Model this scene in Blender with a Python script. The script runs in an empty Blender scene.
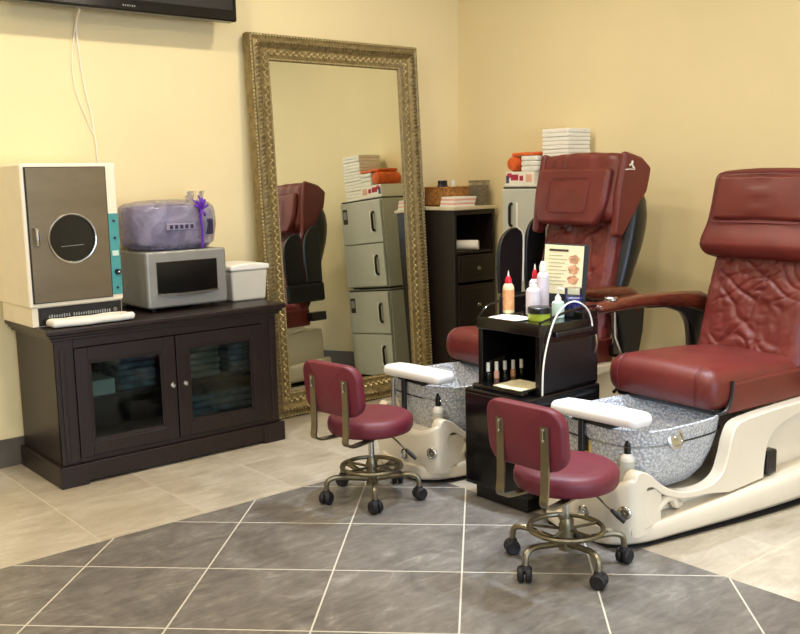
import bpy, bmesh, math, random
from mathutils import Vector, Matrix, noise
random.seed(7)
sc = bpy.context.scene
COL = sc.collection
PI = math.pi

# ------------------------------------------------------------------ camera
def cam_axes(yaw, p, r):
    f = Vector((math.sin(yaw)*math.cos(p), math.cos(yaw)*math.cos(p), -math.sin(p)))
    rt = Vector((math.cos(yaw), -math.sin(yaw), 0)); dn = f.cross(rt)
    r2 = math.cos(r)*rt + math.sin(r)*dn; d2 = -math.sin(r)*rt + math.cos(r)*dn
    return r2, d2, f
cd = bpy.data.cameras.new('camera'); cam = bpy.data.objects.new('camera', cd); COL.objects.link(cam)
rx, dx, fx = cam_axes(.69868, .14694, .02111)
M = Matrix((( rx.x, -dx.x, -fx.x, -4.537), (rx.y, -dx.y, -fx.y, -4.737), (rx.z, -dx.z, -fx.z, 1.38), (0,0,0,1)))
cam.matrix_world = M
cd.sensor_width = 36; cd.lens = 944.12/800*36; cd.clip_start = .05
sc.camera = cam

# ------------------------------------------------------------------ world, light, exposure
w = bpy.data.worlds.new('world'); sc.world = w; w.use_nodes = True
w.node_tree.nodes['Background'].inputs[0].default_value = (.55, .72, 1, 1)
w.node_tree.nodes['Background'].inputs[1].default_value = 2.5
sc.view_settings.view_transform = 'Standard'; sc.view_settings.look = 'None'
sc.view_settings.gamma = 1; sc.view_settings.exposure = 0.0
try: sc.view_settings.use_curve_mapping = False
except Exception: pass

def area(name, loc, rot, sx, sy, power, col):
    l = bpy.data.lights.new(name, 'AREA'); l.shape = 'RECTANGLE'; l.size = sx; l.size_y = sy
    l.energy = power; l.color = col
    o = bpy.data.objects.new(name, l); COL.objects.link(o); o.location = loc; o.rotation_euler = rot
    return o
WARM = (1, .885, .70); DAY = (.68, .82, 1)
area('daylight_window_front', (-3.6, -8.9, 1.45), (PI/2, 0, 0), 4.6, 2.2, 170, DAY)
CEIL = 3.0
SPOTS = [(-3.0,-1.25),(-1.45,-1.25),(-3.0,-3.1),(-1.45,-3.3),(-4.6,-2.2),(-4.6,-4.9),(-2.2,-5.4),(-6.3,-3.4)]
def spot(i, x, y):
    l = bpy.data.lights.new('downlight_lamp', 'AREA'); l.shape = 'DISK'; l.size = .16
    l.energy = 17 if x > -1.6 else 25.5; l.color = WARM; l.spread = math.radians(180)
    o = bpy.data.objects.new('downlight_lamp', l); COL.objects.link(o)
    o.location = (x, y, CEIL - .012)
for i, (x, y) in enumerate(SPOTS): spot(i, x, y)
def cool(x, y, power=200, ang=62):
    l = bpy.data.lights.new('cool_downlight_lamp', 'SPOT'); l.energy = power; l.color = (.68, .83, 1)
    l.spot_size = math.radians(ang); l.spot_blend = .7; l.shadow_soft_size = .06
    o = bpy.data.objects.new('cool_downlight_lamp', l); COL.objects.link(o); o.location = (x, y, CEIL-.02)
COOL = [(-1.55, -1.95), (-1.5, -3.0)]
for x, y in COOL: cool(x, y)

# ------------------------------------------------------------------ materials
def srgb(r, g, b):
    def c(v):
        v /= 255
        return v/12.92 if v <= .04045 else ((v+.055)/1.055)**2.4
    return (c(r), c(g), c(b), 1)
class NT:
    def __init__(s, name):
        s.m = bpy.data.materials.new(name); s.m.use_nodes = True; s.t = s.m.node_tree; s.b = s.t.nodes['Principled BSDF']
        s.out = s.t.nodes['Material Output']
    def n(s, typ, **kw):
        nd = s.t.nodes.new(typ)
        for k, v in kw.items(): setattr(nd, k, v)
        return nd
    def l(s, a, b): s.t.links.new(a, b)
    def math(s, op, a, b=None, c=None):
        nd = s.n('ShaderNodeMath', operation=op)
        for i, v in enumerate((a, b, c)):
            if v is None: continue
            if isinstance(v, (int, float)): nd.inputs[i].default_value = v
            else: s.l(v, nd.inputs[i])
        return nd.outputs[0]
    def noise(s, scale, detail=4, rough=.55, dist=0, coord='Object', vec=None):
        nd = s.n('ShaderNodeTexNoise'); nd.inputs['Scale'].default_value = scale; nd.inputs['Detail'].default_value = detail
        nd.inputs['Roughness'].default_value = rough; nd.inputs['Distortion'].default_value = dist
        if vec is None: vec = s.n('ShaderNodeTexCoord').outputs[coord]
        s.l(vec, nd.inputs['Vector']); return nd
    def ramp(s, fac, stops):
        nd = s.n('ShaderNodeValToRGB'); e = nd.color_ramp.elements
        while len(e) < len(stops): e.new(.5)
        for i, (p, c) in enumerate(stops): e[i].position = p; e[i].color = c
        s.l(fac, nd.inputs[0]); return nd.outputs[0]
    def mix(s, fac, a, b):
        nd = s.n('ShaderNodeMix', data_type='RGBA')
        for sk, v in ((nd.inputs[0], fac), (nd.inputs[6], a), (nd.inputs[7], b)):
            if isinstance(v, (int, float, tuple)): sk.default_value = v
            else: s.l(v, sk)
        return nd.outputs[2]
    def bump(s, h, strength=.3, dist=.01):
        nd = s.n('ShaderNodeBump'); nd.inputs['Strength'].default_value = strength; nd.inputs['Distance'].default_value = dist
        s.l(h, nd.inputs['Height']); s.l(nd.outputs[0], s.b.inputs['Normal']); return nd
def simple(name, col, rough=.5, metal=0, var=.06, scale=12, bump=0, bscale=60, spec=None, coat=0):
    t = NT(name)
    nz = t.noise(scale)
    c2 = tuple(max(0, min(1, v*(1-var*2))) for v in col[:3]) + (1,)
    c1 = tuple(max(0, min(1, v*(1+var))) for v in col[:3]) + (1,)
    t.l(t.ramp(nz.outputs[0], [(.3, c2), (.7, c1)]), t.b.inputs['Base Color'])
    t.b.inputs['Roughness'].default_value = rough; t.b.inputs['Metallic'].default_value = metal
    if spec is not None: t.b.inputs['Specular IOR Level'].default_value = spec
    if coat: t.b.inputs['Coat Weight'].default_value = coat; t.b.inputs['Coat Roughness'].default_value = .15
    if bump: t.bump(t.noise(bscale, 5).outputs[0], bump, .003)
    return t.m
mt = {}
mt['wall'] = simple('cream_wall_paint', srgb(237, 220, 174), .75, var=.015, scale=2, bump=.08, bscale=140)
mt['ceiling'] = simple('ceiling_paint', srgb(235, 228, 210), .85, var=.02)
mt['base'] = simple('grey_tile_baseboard', srgb(92, 84, 74), .4, var=.12, scale=9)
mt['leather'] = simple('wine_red_leather', srgb(107, 38, 33), .42, var=.10, scale=7, bump=.25, bscale=190)
mt['vinyl'] = simple('maroon_vinyl', srgb(106, 32, 48), .46, var=.05, scale=7, bump=.12, bscale=260)
mt['ivory'] = simple('ivory_gloss_acrylic', srgb(232, 222, 204), .22, var=.025, scale=4, coat=.3)
mt['white'] = simple('white_plastic', srgb(238, 236, 230), .4, var=.02)
mt['pad'] = simple('white_padded_vinyl', srgb(244, 244, 246), .4, var=.01)
mt['cloth'] = simple('white_terry_cloth', srgb(236, 234, 226), .9, var=.05, scale=30, bump=.6, bscale=300)
mt['blackp'] = simple('black_plastic', srgb(22, 21, 22), .35, var=.1)
mt['blackg'] = simple('black_gloss', srgb(14, 13, 14), .15, var=.1)
mt['chrome'] = simple('brushed_chrome', srgb(200, 200, 198), .22, 1, var=.04)
mt['bronze'] = simple('champagne_metal', srgb(140, 133, 114), .38, 1, var=.06)
mt['silver'] = simple('silver_painted_plastic', srgb(150, 150, 148), .35, .35, var=.04)
mt['grey'] = simple('light_grey_enamel', srgb(196, 196, 186), .4, var=.02)
mt['beige'] = simple('cream_enamel', srgb(240, 230, 208), .38, var=.015)
mt['bucket'] = simple('pale_grey_plastic', srgb(206, 202, 190), .5, var=.02)
mt['teal'] = simple('teal_control_label', srgb(70, 150, 152), .45, var=.04)
mt['red'] = simple('red_plastic', srgb(205, 24, 48), .35, var=.03)
mt['green'] = simple('lime_green_gel', srgb(170, 190, 60), .35, var=.08)
mt['peach'] = simple('peach_label', srgb(226, 168, 120), .5, var=.15, scale=40)
mt['mint'] = simple('mint_plastic', srgb(200, 224, 214), .3, var=.03)
mt['lav'] = simple('white_lavender_plastic', srgb(222, 214, 226), .35, var=.03)
mt['orange'] = simple('orange_fabric', srgb(232, 104, 40), .7, var=.15, scale=30)
mt['pink'] = simple('pink_paper', srgb(236, 180, 160), .7, var=.05)
mt['crimson'] = simple('crimson_print', srgb(200, 50, 80), .6, var=.3, scale=40)
mt['bluep'] = simple('blue_print', srgb(70, 80, 130), .6, var=.2, scale=40)
mt['paper'] = simple('white_paper', srgb(240, 236, 226), .8, var=.02)
mt['cream'] = simple('cream_card', srgb(232, 220, 180), .6, var=.05, scale=30)
mt['inkd'] = simple('dark_brown_ink', srgb(60, 48, 34), .6)
mt['inkl'] = simple('faded_olive_ink', srgb(176, 166, 124), .6)
mt['flower'] = simple('floral_print', srgb(206, 150, 110), .6, var=.3, scale=60)
mt['wicker'] = simple('golden_wicker', srgb(178, 122, 62), .6, var=.3, scale=50, bump=.6, bscale=150)
mt['mesh'] = simple('grey_wire_mesh', srgb(150, 140, 116), .5, .4, var=.25, scale=70)
mt['yellow'] = simple('yellow_tape', srgb(214, 178, 96), .5, var=.05)
mt['navy'] = simple('dark_navy_plastic', srgb(40, 36, 70), .4)
mt['ribbon'] = simple('purple_ribbon', srgb(96, 40, 170), .35)
mt['rubber'] = simple('black_rubber', srgb(20, 18, 24), .55)
mt['greyink'] = simple('pale_grey_ink', srgb(150, 152, 150), .6)
mt['towelblue'] = simple('folded_blue_grey_towels', srgb(104, 122, 130), .9, var=.3, scale=20)
mt['cardb'] = simple('grey_tan_box', srgb(128, 124, 104), .8, var=.1)

def m_wood(name, dark, light, rough, scale=(3, 3, 24)):
    t = NT(name); tc = t.n('ShaderNodeTexCoord'); mp = t.n('ShaderNodeMapping'); mp.inputs['Scale'].default_value = scale
    t.l(tc.outputs['Object'], mp.inputs[0]); nz = t.noise(3, 6, .6, .8, vec=mp.outputs[0])
    t.l(t.ramp(nz.outputs[0], [(.3, dark), (.7, light)]), t.b.inputs['Base Color']); t.b.inputs['Roughness'].default_value = rough
    t.bump(nz.outputs[0], .08, .002); return t.m
mt['espresso'] = m_wood('espresso_wood', srgb(24, 13, 13), srgb(36, 20, 19), .38, (20, 3, 3))
mt['darkwood'] = m_wood('black_brown_wood', srgb(24, 18, 17), srgb(38, 29, 27), .35, (3, 3, 20))
mt['armwood'] = m_wood('glossy_mahogany', srgb(60, 24, 16), srgb(104, 48, 30), .18, (4, 20, 20))
mt['counter'] = simple('cream_laminate', srgb(214, 200, 168), .4, var=.04)

def m_steel():
    t = NT('brushed_bronze_steel'); tc = t.n('ShaderNodeTexCoord'); mp = t.n('ShaderNodeMapping'); mp.inputs['Scale'].default_value = (.6, .6, 1.5)
    t.l(tc.outputs['Object'], mp.inputs[0]); nz = t.noise(5, 5, .6, vec=mp.outputs[0])
    t.l(t.ramp(nz.outputs[0], [(.3, srgb(128, 116, 98)), (.7, srgb(142, 130, 110))]), t.b.inputs['Base Color'])
    t.b.inputs['Metallic'].default_value = .9; t.b.inputs['Roughness'].default_value = .30; return t.m
mt['steel'] = m_steel()

def m_gold():
    t = NT('antique_gold_leaf'); nz = t.noise(38, 6, .7, .3)
    t.l(t.ramp(nz.outputs[0], [(.3, srgb(96, 82, 52)), (.5, srgb(134, 117, 78)), (.72, srgb(164, 148, 106))]), t.b.inputs['Base Color'])
    t.b.inputs['Metallic'].default_value = .35; t.b.inputs['Roughness'].default_value = .38
    t.bump(t.noise(110, 3).outputs[0], .25, .003); return t.m
mt['gold'] = m_gold()
mt['goldlight'] = simple('highlight_gold', srgb(222, 204, 156), .28, .5, var=.22, scale=60)  # paler gold for raised ornament: silvery highlights put into the base colour
def m_mirror():
    t = NT('mirror_silvering'); t.b.inputs['Base Color'].default_value = (.80, .83, .76, 1); t.b.inputs['Metallic'].default_value = 1
    t.b.inputs['Roughness'].default_value = .01; return t.m
mt['mirror'] = m_mirror()
def m_glass(name, tint, rough=.03, fres=1.45, opac=0):
    t = NT(name); t.t.nodes.remove(t.b)
    tr = t.n('ShaderNodeBsdfTransparent'); tr.inputs[0].default_value = tint
    gl = t.n('ShaderNodeBsdfGlossy'); gl.inputs['Roughness'].default_value = rough
    fr = t.n('ShaderNodeFresnel'); fr.inputs[0].default_value = fres
    mx = t.n('ShaderNodeMixShader'); f = t.math('ADD', fr.outputs[0], opac)
    t.l(f, mx.inputs[0]); t.l(tr.outputs[0], mx.inputs[1]); t.l(gl.outputs[0], mx.inputs[2]); t.l(mx.outputs[0], t.out.inputs[0])
    return t.m
mt['glass'] = m_glass('cabinet_glass', (.62, .70, .70, 1), .06)
mt['clearp'] = m_glass('clear_acrylic', (.86, .9, .92, 1), .08, opac=.05)
mt['blueliq'] = simple('blue_disinfectant', srgb(24, 30, 170), .1, var=.05)
def m_crystal():
    t = NT('hammered_crystal_glass'); v = t.n('ShaderNodeTexVoronoi'); v.inputs['Scale'].default_value = 88
    tc = t.n('ShaderNodeTexCoord'); t.l(tc.outputs['Object'], v.inputs['Vector'])
    t.l(t.ramp(v.outputs['Distance'], [(.1, srgb(244, 246, 250)), (.75, srgb(186, 190, 200))]), t.b.inputs['Base Color'])  # white cell centres against greyer edges paint sparkle into the colour
    t.b.inputs['Roughness'].default_value = .14; t.b.inputs['Metallic'].default_value = 0
    t.b.inputs['Transmission Weight'].default_value = .15
    t.bump(v.outputs['Distance'], .85, .008); return t.m
mt['crystal'] = m_crystal()
def m_wrap():
    t = NT('lilac_cellophane'); nz = t.noise(9, 5, .6, 1.2)
    t.l(t.ramp(nz.outputs[0], [(.3, srgb(112, 106, 138)), (.7, srgb(176, 170, 196))]), t.b.inputs['Base Color'])
    t.b.inputs['Roughness'].default_value = .16; t.b.inputs['Alpha'].default_value = .55
    t.bump(nz.outputs[0], .5, .02); return t.m
mt['wrap'] = m_wrap()
mt['spa'] = simple('lilac_grey_plastic', srgb(140, 134, 160), .3, var=.06)

def m_floor():
    t = NT('diagonal_slate_and_travertine_tiles'); tc = t.n('ShaderNodeTexCoord'); sp = t.n('ShaderNodeSeparateXYZ')
    t.l(tc.outputs['Object'], sp.inputs[0]); X, Y = sp.outputs[0], sp.outputs[1]; S = .4572
    k = 2**-.5/S
    a = t.math('ADD', t.math('MULTIPLY', t.math('ADD', X, Y), k), .425)
    b = t.math('ADD', t.math('MULTIPLY', t.math('SUBTRACT', X, Y), k), .855)
    c = t.math('MULTIPLY', t.math('ADD', X, 2.72), 1/S); d = t.math('MULTIPLY', t.math('ADD', Y, .80), 1/S)
    isd = t.math('MULTIPLY', t.math('LESS_THAN', X, -1.72), t.math('LESS_THAN', Y, -1.285))
    def sel(p, q): return t.math('ADD', t.math('MULTIPLY', isd, p), t.math('MULTIPLY', t.math('SUBTRACT', 1, isd), q))
    u = sel(a, c); v = sel(b, d)
    fu = t.math('ABSOLUTE', t.math('SUBTRACT', t.math('FRACT', u), .5)); fv = t.math('ABSOLUTE', t.math('SUBTRACT', t.math('FRACT', v), .5))
    edge = t.math('MAXIMUM', fu, fv)
    grout = t.math('GREATER_THAN', edge, .4932)
    cell = t.n('ShaderNodeCombineXYZ'); t.l(t.math('FLOOR', u), cell.inputs[0]); t.l(t.math('FLOOR', v), cell.inputs[1])
    wn = t.n('ShaderNodeTexWhiteNoise'); t.l(cell.outputs[0], wn.inputs[0])
    off = t.n('ShaderNodeVectorMath', operation='MULTIPLY_ADD'); t.l(wn.outputs['Color'], off.inputs[0]); off.inputs[1].default_value = (9, 9, 9); t.l(tc.outputs['Object'], off.inputs[2])
    n1 = t.noise(4.2, 8, .62, 1.7, vec=off.outputs[0]); n2 = t.noise(2.2, 6, .6, .8, vec=off.outputs[0])
    mp3 = t.n('ShaderNodeMapping'); mp3.inputs['Rotation'].default_value = (0, 0, .6); mp3.inputs['Scale'].default_value = (1, 3.2, 1); t.l(off.outputs[0], mp3.inputs[0])
    n3 = t.noise(7, 9, .72, 1.1, vec=mp3.outputs[0])
    sl = t.math('ADD', t.math('MULTIPLY', n1.outputs[0], .45), t.math('MULTIPLY', n3.outputs[0], .55))
    slate = t.ramp(sl, [(.30, srgb(84, 79, 76)), (.47, srgb(110, 105, 101)), (.56, srgb(124, 119, 114)), (.70, srgb(164, 160, 154))])
    t2 = t.math('ADD', t.math('MULTIPLY', n2.outputs[0], .55), t.math('MULTIPLY', n3.outputs[0], .45))
    trav = t.ramp(t2, [(.32, srgb(158, 146, 128)), (.5, srgb(184, 173, 155)), (.66, srgb(206, 198, 184))])
    col = t.mix(isd, trav, slate)
    gcol = t.mix(isd, srgb(196, 187, 168), srgb(198, 192, 180))
    t.l(t.mix(grout, col, gcol), t.b.inputs['Base Color'])
    r = t.math('ADD', t.math('MULTIPLY', grout, .4), t.math('ADD', t.math('MULTIPLY', n1.outputs[0], .16), .24))
    t.l(r, t.b.inputs['Roughness'])
    h = t.math('SUBTRACT', t.math('MULTIPLY', n1.outputs[0], .15), grout)
    t.bump(h, .25, .004); return t.m
mt['floor'] = m_floor()
def m_emit(name, col, s):
    t = NT(name); t.b.inputs['Emission Color'].default_value = col; t.b.inputs['Emission Strength'].default_value = s; return t.m
mt['lamp'] = m_emit('lit_lamp_lens', (1, .85, .6, 1), 6)

# ------------------------------------------------------------------ mesh helpers
def lin(a, b, n): return [a + (b-a)*i/(n-1) for i in range(n)] if n > 1 else [(a+b)/2]
class MB:
    def __init__(s): s.v = []; s.f = []; s.sh = []
    def add(s, vs, fs, smooth=True):
        o = len(s.v); s.v += [Vector(v) for v in vs]; s.f += [[i+o for i in f] for f in fs]; s.sh += [smooth]*len(fs)
        return s
    def box(s, x0, x1, y0, y1, z0, z1, r=.003, seg=2, fn=None, flat=(1, 1, 1)):
        c = Vector(((x0+x1)/2, (y0+y1)/2, (z0+z1)/2)); h = [abs(x1-x0)/2, abs(y1-y0)/2, abs(z1-z0)/2]
        r = min(r, min(h)*.98)
        inn = [q-r for q in h]; lists = []
        for a in range(3):
            L = [(-inn[a], -1+k/seg) for k in range(seg)]
            fl = lin(-inn[a], inn[a], flat[a]+1); L += [(q, 0) for q in fl]
            L += [(inn[a], (k+1)/seg) for k in range(seg)]; lists.append(L)
        idx = {}; vs = []; fs = []
        def vert(cc, tt):
            t = Vector([math.tan(q*PI/4) for q in tt]); t.normalize(); p = Vector(cc) + t*r
            key = (round(p.x, 6), round(p.y, 6), round(p.z, 6))
            if key not in idx: idx[key] = len(vs); vs.append(p)
            return idx[key]
        for a in range(3):
            b, d = (a+1) % 3, (a+2) % 3
            for sg in (-1, 1):
                g = []
                for (cb, tb) in lists[b]:
                    row = []
                    for (ce, te) in lists[d]:
                        cc = [0, 0, 0]; tt = [0, 0, 0]; cc[a] = sg*inn[a]; tt[a] = sg; cc[b] = cb; tt[b] = tb; cc[d] = ce; tt[d] = te
                        row.append(vert(cc, tt))
                    g.append(row)
                for i in range(len(g)-1):
                    for j in range(len(g[0])-1):
                        q = [g[i][j], g[i+1][j], g[i+1][j+1], g[i][j+1]]
                        q2 = []
                        for z in q:
                            if z not in q2: q2.append(z)
                        if len(q2) > 2: fs.append(q2 if sg > 0 else q2[::-1])
        if fn: vs = [fn(v, h) for v in vs]
        return s.add([v + c for v in vs], fs)
    def tube(s, pts, r, n=10, closed=False, cap=True):
        pts = [Vector(p) for p in pts]; m = len(pts); rad = r if isinstance(r, (list, tuple)) else [r]*m
        vs = []; fs = []; prev = None
        for i, p in enumerate(pts):
            if closed: t = pts[(i+1) % m] - pts[i-1]
            else: t = pts[min(i+1, m-1)] - pts[max(i-1, 0)]
            t.normalize()
            if prev is None: a = t.orthogonal().normalized()
            else: a = (prev - t*prev.dot(t)); a = a.normalized() if a.length > 1e-6 else t.orthogonal().normalized()
            prev = a; b = t.cross(a)
            for k in range(n):
                an = 2*PI*k/n; vs.append(p + (a*math.cos(an) + b*math.sin(an))*rad[i])
        R = m if closed else m-1
        for i in range(R):
            for k in range(n):
                j = (i+1) % m
                fs.append([i*n+k, i*n+(k+1) % n, j*n+(k+1) % n, j*n+k])
        if cap and not closed:
            fs.append(list(range(n))[::-1]); fs.append([(m-1)*n+k for k in range(n)])
        return s.add(vs, fs)
    def lathe(s, prof, c=(0, 0, 0), n=28, axis='z', sx=1, sy=1):
        vs = []; fs = []; m = len(prof)
        for (r, z) in prof:
            for k in range(n):
                a = 2*PI*k/n; x, y = r*math.cos(a)*sx, r*math.sin(a)*sy
                p = {'z': (x, y, z), 'x': (z, x, y), 'y': (y, z, x)}[axis]
                vs.append(Vector(p) + Vector(c))
        for i in range(m-1):
            for k in range(n): fs.append([i*n+k, i*n+(k+1) % n, (i+1)*n+(k+1) % n, (i+1)*n+k])
        if prof[0][0] > 1e-5: fs.append(list(range(n))[::-1])
        if prof[-1][0] > 1e-5: fs.append([(m-1)*n+k for k in range(n)])
        return s.add(vs, fs)
    def prism(s, poly, lo, hi, axis='y'):
        """polygon in the two other axes extruded along axis. axis y: poly=(x,z); z: (x,y); x: (y,z)"""
        n = len(poly)
        def p3(p, q): return {'y': (p[0], q, p[1]), 'z': (p[0], p[1], q), 'x': (q, p[0], p[1])}[axis]
        vs = [p3(p, lo) for p in poly] + [p3(p, hi) for p in poly]
        fs = [list(range(n)), list(range(n, 2*n))[::-1]] + [[i, (i+1) % n + 0, (i+1) % n + n, i+n][::-1] for i in range(n)]
        return s.add(vs, fs)
    def loft(s, rings, cap=True, closed=True):
        n = len(rings[0]); vs = [p for r in rings for p in r]; fs = []
        for i in range(len(rings)-1):
            for k in range(n if closed else n-1): fs.append([i*n+k, i*n+(k+1) % n, (i+1)*n+(k+1) % n, (i+1)*n+k])
        if cap: fs.append(list(range(n))[::-1]); fs.append([(len(rings)-1)*n+k for k in range(n)])
        return s.add(vs, fs)
    def sphere(s, c, r, n=10, m=7, sc_=(1, 1, 1)):
        prof = [(max(r*math.sin(PI*i/m), 0), -r*math.cos(PI*i/m)) for i in range(m+1)]
        k0 = len(s.v); s.lathe(prof, (0, 0, 0), n)
        for i in range(k0, len(s.v)): v = s.v[i]; s.v[i] = Vector((v.x*sc_[0]+c[0], v.y*sc_[1]+c[1], v.z*sc_[2]+c[2]))
        return s
    def xf(s, mat): s.v = [mat @ v for v in s.v]; return s
    def build(s, name, mat, parent=None, bevel=0, angle=38, subsurf=0, loc=None):
        me = bpy.data.meshes.new(name); me.from_pydata([tuple(v) for v in s.v], [], s.f)
        bm = bmesh.new(); bm.from_mesh(me); bmesh.ops.remove_doubles(bm, verts=bm.verts, dist=1e-5)
        bmesh.ops.recalc_face_normals(bm, faces=bm.faces)
        bm.to_mesh(me); bm.free()
        me.polygons.foreach_set('use_smooth', [True]*len(me.polygons))
        me.set_sharp_from_angle(angle=math.radians(angle)); me.materials.append(mt[mat] if isinstance(mat, str) else mat)
        o = bpy.data.objects.new(name, me); COL.objects.link(o)
        if parent is not None: o.parent = parent
        if loc: o.location = loc
        if bevel:
            b = o.modifiers.new('bevel', 'BEVEL'); b.width = bevel; b.segments = 3; b.limit_method = 'ANGLE'; b.angle_limit = math.radians(40); b.harden_normals = False
        if subsurf:
            b = o.modifiers.new('subdivision', 'SUBSURF'); b.levels = subsurf; b.render_levels = subsurf
        elif len(me.vertices) < 4000:
            b = o.modifiers.new('weighted_normal', 'WEIGHTED_NORMAL'); b.mode = 'FACE_AREA'; b.weight = 50; b.keep_sharp = True
        return o
def tag(o, label=None, cat=None, group=None, kind=None):
    if label: o['label'] = label
    if cat: o['category'] = cat
    if group: o['group'] = group
    if kind: o['kind'] = kind
    return o
def thing(name, label, cat, loc=(0, 0, 0), rz=0, group=None):
    o = bpy.data.objects.new(name, None); COL.objects.link(o); o.location = loc; o.rotation_euler = (0, 0, rz); o.empty_display_size = .1
    return tag(o, label, cat, group)
def copy_tree(o, parent=None):
    c = o.copy(); COL.objects.link(c)
    if parent is not None: c.parent = parent
    for ch in list(o.children): copy_tree(ch, c)
    return c
def smooth_path(pts, k=6):
    pts = [Vector(p) for p in pts]; out = []
    for i in range(len(pts)-1):
        p0 = pts[max(i-1, 0)]; p1 = pts[i]; p2 = pts[i+1]; p3 = pts[min(i+2, len(pts)-1)]
        for j in range(k):
            t = j/k; out.append(.5*((2*p1) + (-p0+p2)*t + (2*p0-5*p1+4*p2-p3)*t*t + (-p0+3*p1-3*p2+p3)*t**3))
    out.append(pts[-1]); return out
def rrect(w, h, r, n=6):
    out = []
    for (cx, cy, a0) in ((w/2-r, h/2-r, 0), (-w/2+r, h/2-r, PI/2), (-w/2+r, -h/2+r, PI), (w/2-r, -h/2+r, 1.5*PI)):
        for k in range(n+1): a = a0 + PI/2*k/n; out.append((cx + r*math.cos(a), cy + r*math.sin(a)))
    return out
def struct(name, mb, mat, **k): return tag(mb.build(name, mat, **k), kind='structure')

# ------------------------------------------------------------------ room
X0, Y0 = -8.0, -9.0
struct('floor', MB().box(X0, 0, Y0, 0, -.1, 0, .001, 1), 'floor')
struct('ceiling', MB().box(X0, 0, Y0, 0, CEIL, CEIL+.1, .001, 1), 'ceiling')
struct('wall_back', MB().box(X0, .12, 0, .12, -.1, CEIL+.1, .001, 1), 'wall')
struct('wall_right', MB().box(0, .12, Y0, 0, -.1, CEIL+.1, .001, 1), 'wall')
struct('wall_left', MB().box(X0-.12, X0, Y0, .12, -.1, CEIL+.1, .001, 1), 'wall')
wf = MB(); wf.box(X0-.12, -6, Y0-.12, Y0, -.1, CEIL+.1, .001, 1); wf.box(-1.2, .12, Y0-.12, Y0, -.1, CEIL+.1, .001, 1)
wf.box(-6, -1.2, Y0-.12, Y0, -.1, .3, .001, 1); wf.box(-6, -1.2, Y0-.12, Y0, 2.6, CEIL+.1, .001, 1)
struct('wall_front', wf, 'wall')
wo = MB(); wo.box(-6, -1.2, Y0-.08, Y0-.02, .3, .36); wo.box(-6, -1.2, Y0-.08, Y0-.02, 2.54, 2.6)
for x in (-6, -4.43, -2.83, -1.26): wo.box(x, x+.06, Y0-.08, Y0-.02, .36, 2.54)
win = struct('window_1', wo, 'silver')
MB().box(-6, -1.2, Y0-.055, Y0-.045, .36, 2.54, .001, 1).build('pane', 'clearp', win)
struct('baseboard_back', MB().box(X0, 0, -.012, 0, 0, .14, .003), 'base')
struct('baseboard_right', MB().box(-.012, 0, Y0, 0, 0, .14, .003), 'base')

for i, (x, y) in enumerate(SPOTS + COOL):
    d = thing('downlight', 'round recessed ceiling downlight', 'ceiling light', (x, y, CEIL), 0, 'ceiling downlights')
    MB().lathe([(.09, -.004), (.115, -.004), (.115, 0), (.09, 0)], (0, 0, 0), 28).build('rim', 'white', d)
    MB().lathe([(0.001, -.002), (.09, -.002), (.09, 0), (.001, 0)], (0, 0, 0), 28).build('lens', 'lamp', d)

# ------------------------------------------------------------------ television and its cable
tv = thing('television', 'black flat television mounted high on the cream wall, cut by the photo top', 'television', (-2.42, 0, 2.22))
MB().box(-.61, .61, -.19, -.11, 0, .70, .012, 3).build('casing', 'blackg', tv)
MB().box(-.585, .585, -.1925, -.188, .055, .675, .002, 1).build('screen', 'blackp', tv)
MB().box(-.25, .25, -.11, -.003, .18, .52, .002).build('wall_bracket', 'blackp', tv)
lg = MB(); fnt = []
for k, wd in enumerate((.006, .005, .006, .004, .006, .005)): lg.box(-.036+k*.012, -.036+k*.012+wd, -.1925, -.190, .022, .031, .001, 1)
lg.build('brand_mark', 'greyink', tv)
cb = MB().tube(smooth_path([(-2.63, -.1, 2.24), (-2.63, -.03, 2.17), (-2.62, -.008, 2.05), (-2.60, -.007, 1.85), (-2.57, -.007, 1.68), (-2.555, -.007, 1.45), (-2.55, -.007, 1.2)]), .0052, 8)
cb.tube(smooth_path([(-2.632, -.02, 2.16), (-2.655, -.008, 2.0), (-2.65, -.007, 1.85), (-2.60, -.007, 1.70), (-2.565, -.007, 1.62)]), .004, 6)
tag(cb.build('power_cable', 'beige'), 'thin cream cable running down the wall below the television', 'cable')

# ------------------------------------------------------------------ sideboard
CT = .74
sb = thing('sideboard_cabinet', 'dark espresso wood sideboard with two glass doors standing against the wall', 'cabinet', (-2.455, -.3, 0))
def sbx(name, a, mat='espresso', parent=None, r=.003, bevel=0): return MB().box(*a, r).build(name, mat, parent or sb)
W = .585; D0, D1 = -.235, .275    # front y, back y in local space
sbx('top', (-W-.045, W+.045, D0-.045, D1+.015, CT-.028, CT), r=.008)
cr = MB(); cr.box(-W-.03, W+.03, D0-.03, D1+.01, CT-.042, CT-.028, .005); cr.box(-W-.018, W+.018, D0-.018, D1+.01, CT-.058, CT-.042, .005); cr.build('cornice', 'espresso', sb)
pl = MB(); pl.box(-W+.02, W-.02, D0-.02, D0+.01, .015, .10)
pl.box(-W-.02, -W+.11, D0-.026, D0-.01, 0, .10, .003); pl.box(W-.11, W+.02, D0-.026, D0-.01, 0, .10, .003)
pl.box(-W-.02, -W+.02, D0-.02, D1, 0, .10); pl.box(W-.02, W+.02, D0-.02, D1, 0, .10); 
pl.build('plinth', 'espresso', sb)
sbx('side_panel', (-W, -W+.02, D0, D1, .1, CT-.058)); sbx('side_panel', (W-.02, W, D0, D1, .1, CT-.058))
sbx('back_panel', (-W+.02, W-.02, D1-.01, D1, .1, CT-.058)); sbx('bottom_panel', (-W+.02, W-.02, D0+.01, D1-.01, .1, .118))
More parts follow.
